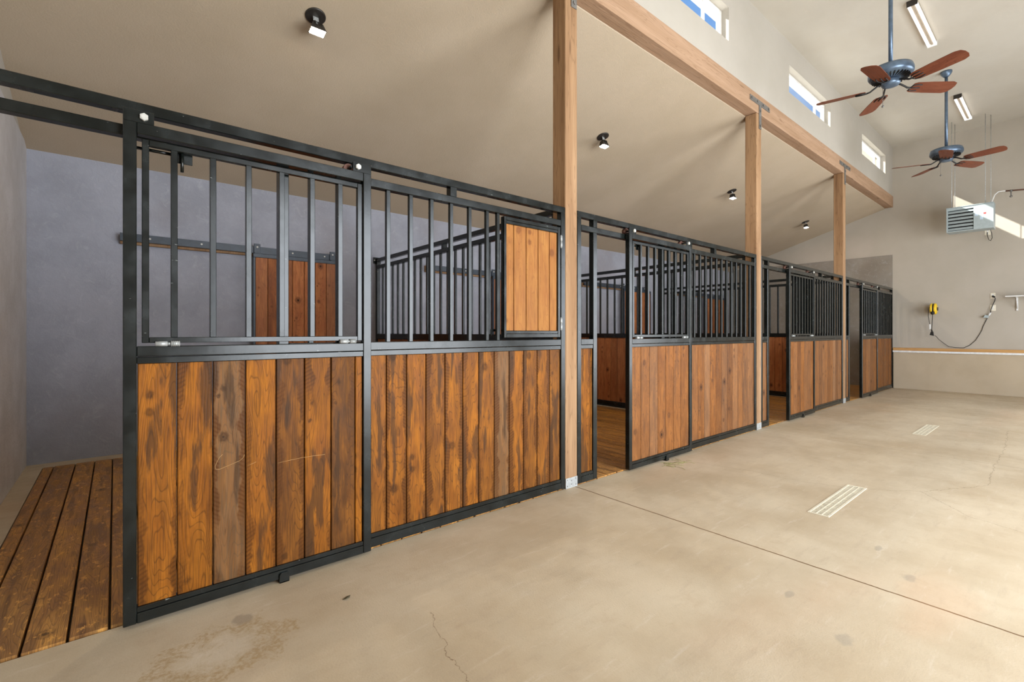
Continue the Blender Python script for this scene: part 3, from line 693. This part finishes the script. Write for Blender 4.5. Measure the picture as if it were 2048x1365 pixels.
# ----------------------------------------------------------------------------------------------- ceiling fans
def fan(x, y, phi, label):
    t = thing('ceiling_fan', label, 'ceiling fan', (x, y, ZC), 'ceiling fans over the aisle')
    build('canopy', MB().lathe([(0.075, 0.0), (0.075, -0.02), (0.062, -0.05), (0.035, -0.085), (0.02, -0.09)], (x, y, ZC - 0.001), 28), 'fanmetal', t)
    build('downrod', MB().cyl((x, y, ZC - 0.08), (x, y, 4.31), 0.021, 16), 'fanmetal', t)
    mo = build('motor', MB().lathe([(0.03, 0.05), (0.06, 0.035), (0.15, 0.03), (0.20, 0.015), (0.212, -0.02), (0.212, -0.055), (0.20, -0.075), (0.185, -0.08), (0.175, -0.088), (0.10, -0.105), (0.07, -0.11)], (x, y, 4.30), 44), 'fanmetal', t)
    fins = MB()
    for i in range(30):
        M_ = Matrix.Translation((x, y, 0)) @ Matrix.Rotation(i / 30 * 2 * math.pi, 4, 'Z')
        fins.box(0.085, 0.178, -0.004, 0.004, 4.193, 4.214, 0.001, M_)
    build('vent_fins', fins, 'black', mo)
    build('switch_housing', MB().lathe([(0.06, 0.0), (0.088, -0.01), (0.09, -0.05), (0.078, -0.068), (0.04, -0.075), (0.01, -0.076)], (x, y, 4.19), 28), 'fanmetal', t)
    zb = 4.105
    for i in range(5):
        an = R(phi + 72 * i); M_ = Matrix.Translation((x, y, zb)) @ Matrix.Rotation(an, 4, 'Z') @ Matrix.Rotation(R(-13), 4, 'X')
        poly = [(0.22, -0.045), (0.25, -0.058), (0.40, -0.066), (0.62, -0.070), (0.665, -0.055), (0.682, -0.02), (0.682, 0.02), (0.665, 0.055), (0.62, 0.070), (0.40, 0.066), (0.25, 0.058), (0.22, 0.045)]
        b = bmesh.new(); lo = [b.verts.new((p[0], p[1], -0.003)) for p in poly]; hi = [b.verts.new((p[0], p[1], 0.003)) for p in poly]
        b.faces.new(lo[::-1]); b.faces.new(hi)
        for j in range(len(poly)): b.faces.new((lo[j], lo[(j + 1) % 12], hi[(j + 1) % 12], hi[j]))
        [setattr(v_, 'co', Vector((v_.co.x * 1.05, v_.co.y * 1.28, v_.co.z))) for v_ in b.verts]
        mb = MB(); mb.bm(b, M_, False, lambda p: (p.y, p.x, p.z), (rng.random(), 0.1, 0.0))
        bl_ = build('blade', mb, 'fanblade', t)
        ir = MB()
        ir.tube([M_ @ Vector(p) for p in ((0.07, 0, 0.055), (0.13, 0, 0.035), (0.19, 0, -0.004), (0.225, 0, -0.010))], 0.010, 8)
        for s_ in (-1, 1):
            ir.tube([M_ @ Vector(p) for p in ((0.215, 0, -0.010), (0.235, 0.040 * s_, -0.009), (0.275, 0.050 * s_, -0.008), (0.325, 0.044 * s_, -0.007))], 0.006, 6)
        ir.tube([M_ @ Vector(p) for p in ((0.215, 0, -0.010), (0.33, 0, -0.007))], 0.006, 6)
        build('blade_iron', ir, 'black', bl_)
    ch = MB().tube([(x - 0.055, y + 0.06, 4.13), (x - 0.055, y + 0.06, 3.90)], 0.0022, 6)
    ch.lathe([(0.002, 0.01), (0.012, 0.0), (0.014, -0.012), (0.004, -0.02)], (x - 0.055, y + 0.06, 3.895), 12)
    build('pull_chain', ch, 'strap', t)
fan(6.80, 1.342, -112, 'five-blade ceiling fan with reddish blades, the nearer one with its long rod leaving the photo')
fan(10.50, 1.342, -101, 'five-blade ceiling fan nearer the far wall, its round canopy visible on the ceiling')

# ----------------------------------------------------------------------------------------------- fluorescent strips
for i, (xa, xb) in enumerate(((7.90, 9.25), (11.66, 13.00), (4.14, 5.49), (0.40, 1.75))):
    y = 1.338
    t = thing('ceiling_strip_light', ['two-tube fluorescent strip light above the nearer ceiling fan', 'two-tube fluorescent strip light closest to the far wall',
              'two-tube fluorescent strip light further back along the aisle ceiling', 'two-tube fluorescent strip light overhead at the near end'][i], 'ceiling light', ((xa + xb) / 2, y, ZC), 'fluorescent strips on the aisle ceiling')
    hb = MB(); hb.box(xa, xb, y - 0.052, y + 0.052, ZC - 0.03, ZC - 0.0005, 0.003)
    hb.prism([(xa, y - 0.016, ZC - 0.03), (xa, y + 0.016, ZC - 0.03), (xa, y + 0.008, ZC - 0.05), (xa, y - 0.008, ZC - 0.05)], (xb - xa, 0, 0))
    build('housing', hb, 'fixture', t)
    for xe in (xa - 0.012, xb - 0.003):
        build('end_cap', box(xe, xe + 0.015, y - 0.056, y + 0.056, ZC - 0.075, ZC - 0.001, 0.003), 'lamp_metal' if xe < xa else 'white', t)  # near cap coloured dark: shade on that face put into its colour
    for s_ in (-1, 1):
        build('tube', MB().cyl((xa + 0.012, y + 0.038 * s_, ZC - 0.052), (xb - 0.012, y + 0.038 * s_, ZC - 0.052), 0.017, 16), 'tube', t)

# ----------------------------------------------------------------------------------------------- flood lamps on the sloping ceiling
slope = math.atan(0.3057)
for k, (x, y) in enumerate(((1.244, 3.951), (4.883, 3.955), (8.545, 3.97), (12.23, 3.98))):
    z = lean(y)
    t = thing('flood_lamp', 'small adjustable flood lamp on the sloping ceiling over the %s stall, lit' % nth[k], 'ceiling lamp', (x, y, z), 'flood lamps over the stalls')
    Mp = Matrix.Translation((x, y, z)) @ Matrix.Rotation(-slope, 4, 'X')
    build('mount_plate', MB().lathe([(0.078, 0.0), (0.078, -0.008), (0.070, -0.011), (0.02, -0.012)], (0, 0, 0), 28, Mp), 'lamp_metal', t)
    build('arm', MB().box(-0.022, 0.022, -0.003, 0.003, -0.05, -0.010, 0.002, Mp).box(-0.009, 0.009, -0.008, 0.008, -0.085, -0.045, 0.002, Mp), 'galv', t)
    Mh = Matrix.Translation((x + 0.012, y - 0.01, z - 0.125)) @ Matrix.Rotation(R(-9), 4, 'X') @ Matrix.Scale(0.66, 4)
    hd = MB()
    lo = [(-0.088, -0.058, 0), (0.088, -0.058, 0), (0.088, 0.058, 0), (-0.088, 0.058, 0)]; hi = [(-0.06, -0.036, 0.095), (0.06, -0.036, 0.095), (0.06, 0.036, 0.095), (-0.06, 0.036, 0.095)]
    hd.add([Mh @ Vector(p) for p in lo + hi], [[4, 5, 6, 7], [0, 1, 5, 4], [1, 2, 6, 5], [2, 3, 7, 6], [3, 0, 4, 7], [3, 2, 1, 0]])
    for i in range(7):
        xx = -0.045 + i * 0.015; hd.box(xx - 0.002, xx + 0.002, -0.052, 0.052, 0.03, 0.10, 0.0005, Mh)
    hd.box(-0.094, 0.094, -0.064, 0.064, -0.012, 0.0, 0.002, Mh)
    he = build('lamp_head', hd, 'lamp_metal', t)
    build('lens', box(-0.082, 0.082, -0.052, 0.052, -0.0165, -0.0125, 0.001, Mh), 'flood', he)

# ----------------------------------------------------------------------------------------------- heater and its lines
hx0, hx1, hy0, hy1, hz0, hz1 = 13.05, 13.36, 0.985, 1.668, 3.335, 3.822
t = thing('unit_heater', 'pale grey louvred unit heater hanging from rods before the far wall', 'heater', ((hx0 + hx1) / 2, (hy0 + hy1) / 2, hz0))
cab = MB()
cab.box(hx0 + 0.05, hx1, hy0, hy1, hz0, hz1, 0.004); cab.box(hx0, hx0 + 0.05, hy0, 1.268, hz0, hz1, 0.003)
cab.box(hx0, hx0 + 0.05, hy1 - 0.022, hy1, hz0, hz1, 0.002); cab.box(hx0, hx0 + 0.05, 1.268, hy1 - 0.022, hz1 - 0.05, hz1, 0.002); cab.box(hx0, hx0 + 0.05, 1.268, hy1 - 0.022, hz0, hz0 + 0.02, 0.002)
cab.box(hx0 - 0.012, hx1, hy0 - 0.004, hy1 + 0.004, hz1, hz1 + 0.012, 0.002)
cabo = build('cabinet', cab, 'heater', t)
build('louvre_recess', box(hx0 + 0.044, hx0 + 0.0495, 1.269, hy1 - 0.023, hz0 + 0.021, hz1 - 0.051, 0), 'dark', t)
for i in range(6):
    zc = hz0 + 0.055 + i * 0.069
    Ml = Matrix.Translation((hx0 + 0.020, (1.27 + hy1 - 0.024) / 2, zc)) @ Matrix.Rotation(R(28), 4, 'Y')
    build('louvre', box(-0.003, 0.003, -(hy1 - 0.024 - 1.27) / 2, (hy1 - 0.024 - 1.27) / 2, -0.026, 0.026, 0.001, Ml), 'heater', t)
for (xx, yy) in ((hx0 + 0.06, hy1 - 0.075), (hx1 - 0.06, hy1 - 0.10), (hx0 + 0.06, hy0 + 0.12), (hx1 - 0.10, hy0 + 0.055)):
    build('hanger_rod', MB().cyl((xx, yy, hz1 + 0.01), (xx, yy, ZC - 0.002), 0.005, 8), 'galv', t)
build('warning_sticker', box(hx0 - 0.002, hx0, 1.09, 1.125, 3.62, 3.65, 0), 'sticker_red', t)
for (ya, za) in ((1.20, 3.60), (1.13, 3.52)):
    build('rating_sticker', box(hx0 - 0.002, hx0, ya, ya + 0.045, za, za + 0.06, 0), 'sticker_blue', t)

gp = thing('gas_pipe', 'thin gas pipe with a hanging valve leading to the heater', 'pipe', (13.6, 0.8, 4.1))
build('flexible_hose', MB().tube([(13.40, 1.04, 3.70), (13.44, 1.045, 3.90), (13.57, 1.01, 4.07), (13.6, 0.96, 4.125), (13.6, 0.90, 4.125), (13.6, 0.85, 4.118)], 0.011, 8), 'white', gp)
build('iron_pipe', MB().tube([(13.6, 0.86, 4.117), (13.6, 0.6, 4.088), (13.6, YR + 0.002, 3.92)], 0.014, 8), 'copper', gp)
vv = build('valve', MB().cyl((13.6, 0.785, 4.105), (13.6, 0.785, 4.0), 0.010, 8).lathe([(0.01, 0.02), (0.022, 0.01), (0.022, -0.012), (0.01, -0.02)], (13.6, 0.785, 3.995), 12).cyl((13.6, 0.80, 4.108), (13.6, 0.765, 4.104), 0.022, 10), 'strap', gp)

def outlet(y, z, w, h, label):
    t = thing('wall_outlet', label, 'outlet', (XF, y, z), 'ivory outlets on the far wall')
    build('cover_plate', box(XF - 0.007, XF - 0.0005, y - w / 2, y + w / 2, z - h / 2, z + h / 2, 0.002), 'ivory', t)
    for dz in (-0.022, 0.022):
        build('socket', MB().cyl((XF - 0.007, y, z + dz), (XF - 0.0085, y, z + dz), 0.015, 16), 'white', t)
    return t
outlet(1.058, 2.048, 0.075, 0.115, 'ivory wall outlet beside the white shelf, upper of two with a black plug')
outlet(1.058, 1.80, 0.085, 0.125, 'ivory wall outlet below another, black cord crossing it')
outlet(1.135, 3.37, 0.09, 0.11, 'pale wall outlet just under the hanging heater')

cc = MB().tube([(13.30, 1.05, 3.331), (13.36, 1.035, 3.27), (13.55, 1.045, 3.20), (13.72, 1.08, 3.17), (13.80, 1.115, 3.21), (13.84, 1.135, 3.30), (13.855, 1.135, 3.37)], 0.005, 8)
tag(build('power_cord', cc, 'black'), 'dark power cord looping from the heater down to the outlet under it', 'cord')

# cord reel with its plug, extension cord, adapter box
rl = thing('cord_reel', 'yellow retractable cord reel mounted on the far wall', 'cord reel', (XF, 1.957, 1.80))
My = Matrix.Translation((XF - 0.17, 1.957, 1.805)) @ Matrix.Rotation(R(90), 4, 'X')
build('drum', MB().lathe([(0.02, 0.056), (0.09, 0.056), (0.118, 0.045), (0.122, 0.014), (0.105, 0.012), (0.105, -0.012), (0.122, -0.014), (0.118, -0.045), (0.09, -0.056), (0.02, -0.056)], (0, 0, 0), 30, My), 'yellow', rl)
build('centre_band', MB().lathe([(0.104, 0.012), (0.117, 0.011), (0.117, -0.011), (0.104, -0.012)], (0, 0, 0), 30, My), 'black', rl)
build('wall_mount', MB().box(XF - 0.075, XF - 0.0005, 1.925, 1.989, 1.76, 1.86, 0.004).box(XF - 0.18, XF - 0.06, 1.894, 1.902, 1.77, 1.84, 0.002).box(XF - 0.18, XF - 0.06, 2.012, 2.020, 1.77, 1.84, 0.002), 'black', rl)
build('cord_stop', MB().lathe([(0.022, 0.03), (0.034, 0.02), (0.034, -0.012), (0.018, -0.035)], (XF - 0.285, 1.957, 1.715), 16), 'black', rl)
build('cord', MB().tube([(XF - 0.285, 1.957, 1.69), (XF - 0.284, 1.965, 1.5), (XF - 0.28, 1.97, 1.34)], 0.006, 8).tube([(XF - 0.16, 2.018, 1.86), (XF - 0.2, 2.04, 1.80), (XF - 0.25, 2.035, 1.65), (XF - 0.27, 2.00, 1.44), (XF - 0.28, 1.982, 1.34)], 0.005, 8), 'black', rl)
build('cord_tag', box(XF - 0.282, XF - 0.276, 1.985, 2.012, 1.36, 1.47, 0.001), 'white', rl)
build('triple_socket', MB().prism([(XF - 0.30, 2.005, 1.235), (XF - 0.30, 1.935, 1.215), (XF - 0.30, 1.945, 1.31), (XF - 0.30, 1.985, 1.31)], (0.035, 0, 0), bev=0.004).cyl((XF - 0.283, 1.967, 1.31), (XF - 0.283, 1.972, 1.345), 0.012, 10), 'black', rl)
ec = MB().tube([(XF - 0.262, 1.928, 1.222), (XF - 0.2, 1.915, 1.21), (XF - 0.12, 1.88, 1.14), (XF - 0.06, 1.80, 1.05), (XF - 0.03, 1.73, 0.985), (XF - 0.02, 1.62, 0.965), (XF - 0.015, 1.49, 0.962), (XF - 0.012, 1.40, 1.02), (XF - 0.012, 1.31, 1.13), (XF - 0.012, 1.255, 1.25), (XF - 0.012, 1.22, 1.334), (XF - 0.012, 1.20, 1.42), (XF - 0.012, 1.16, 1.53), (XF - 0.02, 1.137, 1.59)], 0.005, 8)
tag(build('extension_cord', ec, 'black'), 'thin dark extension cord drooping from the reel socket to the pale junction box', 'cord')
jb = thing('junction_box', 'pale grey adapter hanging on its cord below the two outlets', 'adapter', (XF, 1.15, 1.6))
build('housing', MB().prism([(XF - 0.07, 1.20, 1.60), (XF - 0.07, 1.125, 1.59), (XF - 0.07, 1.11, 1.64), (XF - 0.07, 1.17, 1.655)], (0.05, 0, 0), bev=0.004), 'heater', jb)
build('white_plug', MB().cyl((XF - 0.045, 1.115, 1.64), (XF - 0.045, 1.088, 1.70), 0.014, 12), 'white', jb)
build('lead', MB().tube([(XF - 0.045, 1.09, 1.70), (XF - 0.04, 1.085, 1.76), (XF - 0.03, 1.06, 1.85), (XF - 0.04, 1.03, 1.94), (XF - 0.05, 1.02, 1.99), (XF - 0.035, 1.04, 2.03)], 0.007, 8), 'black', jb)
build('black_plug', MB().cyl((XF - 0.0095, 1.06, 2.04), (XF - 0.045, 1.035, 2.02), 0.018, 12), 'black', jb)

sh = thing('wall_shelf', 'white wall shelf on a slanted bracket at the right edge of the photo', 'shelf', (XF, 0.4, 2.0))
build('board', box(XF - 0.30, XF - 0.0005, -0.35, 0.868, 2.0, 2.02, 0.003), 'white', sh)
for yb_ in (0.715, -0.2):
    build('bracket', MB().box(XF - 0.02, XF - 0.0005, yb_ - 0.014, yb_ + 0.014, 1.73, 2.0, 0.002).box(XF - 0.22, XF - 0.02, yb_ - 0.014, yb_ + 0.014, 1.985, 1.9995, 0.002)
          .tube([(XF - 0.015, yb_, 1.77), (XF - 0.19, yb_, 1.985)], 0.009, 8), 'white', sh)

# ----------------------------------------------------------------------------------------------- floor drains
for i, (xa, xb, ya, yb) in enumerate(DR):
    t = thing('floor_drain', ['long pale slotted drain grate in the floor, the nearer one', 'long pale slotted drain grate in the floor, the farther one'][i], 'floor drain', ((xa + xb) / 2, (ya + yb) / 2, 0), 'drain grates in the aisle floor')
    e = 0.001
    build('channel', box(xa + e, xb - e, ya + e, yb - e, -0.119, -0.06, 0), 'dark', t)
    f = MB()
    for q in ((xa + e, xb - e, ya + e, ya + 0.017), (xa + e, xb - e, yb - 0.017, yb - e), (xa + e, xa + 0.014, ya + 0.017, yb - 0.017), (xb - 0.014, xb - e, ya + 0.017, yb - 0.017)): f.box(q[0], q[1], q[2], q[3], -0.018, 0.003, 0.001)
    build('frame', f, 'drain', t)
    g = MB()
    for j in (1, 2): yy = ya + 0.017 + (yb - ya - 0.034) * j / 3; g.box(xa + 0.014, xb - 0.014, yy - 0.0035, yy + 0.0035, -0.018, 0.0028, 0.0005)
    n = 40
    for j in range(n):
        xx = xa + 0.022 + (xb - xa - 0.044) * j / (n - 1); g.box(xx - 0.0055, xx + 0.0055, ya + 0.017, yb - 0.017, -0.012, 0.0024, 0.0005)
    build('grate', g, 'drain', t)

# ----------------------------------------------------------------------------------------------- hay wisps and a leaf
hw = MB()
for i in range(26):
    x = 4.22 + rng.gauss(0, 0.10); y = 2.56 - abs(rng.gauss(0, 0.05)); an = rng.uniform(0, 2 * math.pi); L = rng.uniform(0.05, 0.14); cv = rng.uniform(-0.6, 0.6)
    pts = []
    for j in range(6):
        s_ = j / 5 * L; pts.append((x + math.cos(an + cv * j / 5) * s_, min(2.62, y + math.sin(an + cv * j / 5) * s_), 0.0025 + 0.004 * math.sin(j / 5 * math.pi)))
    hw.tube(pts, 0.0013, 5)
tag(build('hay_wisps', hw, 'straw'), 'few green-tan wisps of hay on the concrete before the second stall door', 'hay', kind='stuff')
lf = MB(); lx, ly = 0.86, 2.27
lf.prism([(lx - 0.02, ly, 0.003), (lx - 0.008, ly - 0.012, 0.006), (lx + 0.012, ly - 0.008, 0.004), (lx + 0.022, ly + 0.006, 0.007), (lx + 0.004, ly + 0.012, 0.004)], (0, 0, 0.0015))
tag(build('dry_leaf', lf, 'leaf'), 'tiny dark dry leaf on the concrete in front of the nearest stall door', 'leaf')

# ----------------------------------------------------------------------------------------------- light
w = bpy.data.worlds.new('sky'); SC.world = w; w.use_nodes = True
nt = w.node_tree; bg = nt.nodes['Background']
tc = nt.nodes.new('ShaderNodeTexCoord'); nz = nt.nodes.new('ShaderNodeTexNoise'); nz.inputs['Scale'].default_value = 3.2; nz.inputs['Detail'].default_value = 6
nt.links.new(tc.outputs['Generated'], nz.inputs['Vector'])
cr = nt.nodes.new('ShaderNodeValToRGB'); cr.color_ramp.elements[0].position = 0.46; cr.color_ramp.elements[0].color = (0.16, 0.38, 0.80, 1)
cr.color_ramp.elements[1].position = 0.66; cr.color_ramp.elements[1].color = (0.95, 0.97, 1.0, 1)
nt.links.new(nz.outputs['Fac'], cr.inputs[0])
sx = nt.nodes.new('ShaderNodeSeparateXYZ'); nt.links.new(tc.outputs['Generated'], sx.inputs[0])
mr = nt.nodes.new('ShaderNodeMapRange'); mr.inputs['From Min'].default_value = -0.02; mr.inputs['From Max'].default_value = 0.02
nt.links.new(sx.outputs[2], mr.inputs[0])
mx = nt.nodes.new('ShaderNodeMix'); mx.data_type = 'RGBA'; mx.inputs[6].default_value = (0.75, 0.62, 0.46, 1)
nt.links.new(mr.outputs[0], mx.inputs[0]); nt.links.new(cr.outputs[0], mx.inputs[7]); nt.links.new(mx.outputs[2], bg.inputs[0])
bg.inputs[1].default_value = 1.2

def lamp(name, kind, loc, energy, color, **kw):
    l = bpy.data.lights.new(name, kind); l.energy = energy; l.color = color
    for k, v in kw.items(): setattr(l, k, v)
    o = bpy.data.objects.new(name, l); COL.objects.link(o); o.location = loc
    return o
sun = lamp('sun', 'SUN', (0, 12, 12), 16.0, (1.0, 0.96, 0.89), angle=R(0.6))
sun.rotation_euler = Vector((0.64, -1.014, -0.83)).to_track_quat('-Z', 'Y').to_euler()
for (a, b), e in zip(ops, (560.0, 340.0)):
    o = lamp('doorway_daylight', 'AREA', ((a + b) / 2, YR - 0.12, 1.75), e, (0.88, 0.94, 1.0), shape='RECTANGLE', size=b - a - 0.1, size_y=3.3)
    o.rotation_euler = (R(90), 0, 0)

cam = bpy.data.cameras.new('camera'); cam.sensor_fit = 'HORIZONTAL'; cam.sensor_width = 36.0
cam.lens = 36.0 * 943.5 / 2048.0; cam.shift_y = -17.5 / 2048.0; cam.clip_start = 0.02; cam.clip_end = 200
co = bpy.data.objects.new('camera', cam); COL.objects.link(co)
co.location = (0, 0, 1.295); co.rotation_euler = (R(90), 0, math.atan2(1121, 943.5) - R(90))
SC.camera = co

vs = SC.view_settings
SC.display_settings.display_device = 'sRGB'
vs.view_transform = 'Standard'; vs.look = 'None'; vs.gamma = 1.0; vs.use_curve_mapping = False; vs.exposure = 0.0
SC.cycles.max_bounces = 7; SC.cycles.diffuse_bounces = 4; SC.cycles.glossy_bounces = 4; SC.cycles.transparent_max_bounces = 8
SC.cycles.sample_clamp_indirect = 6.0; SC.cycles.use_denoising = True
SC.cycles.caustics_reflective = False; SC.cycles.caustics_refractive = False
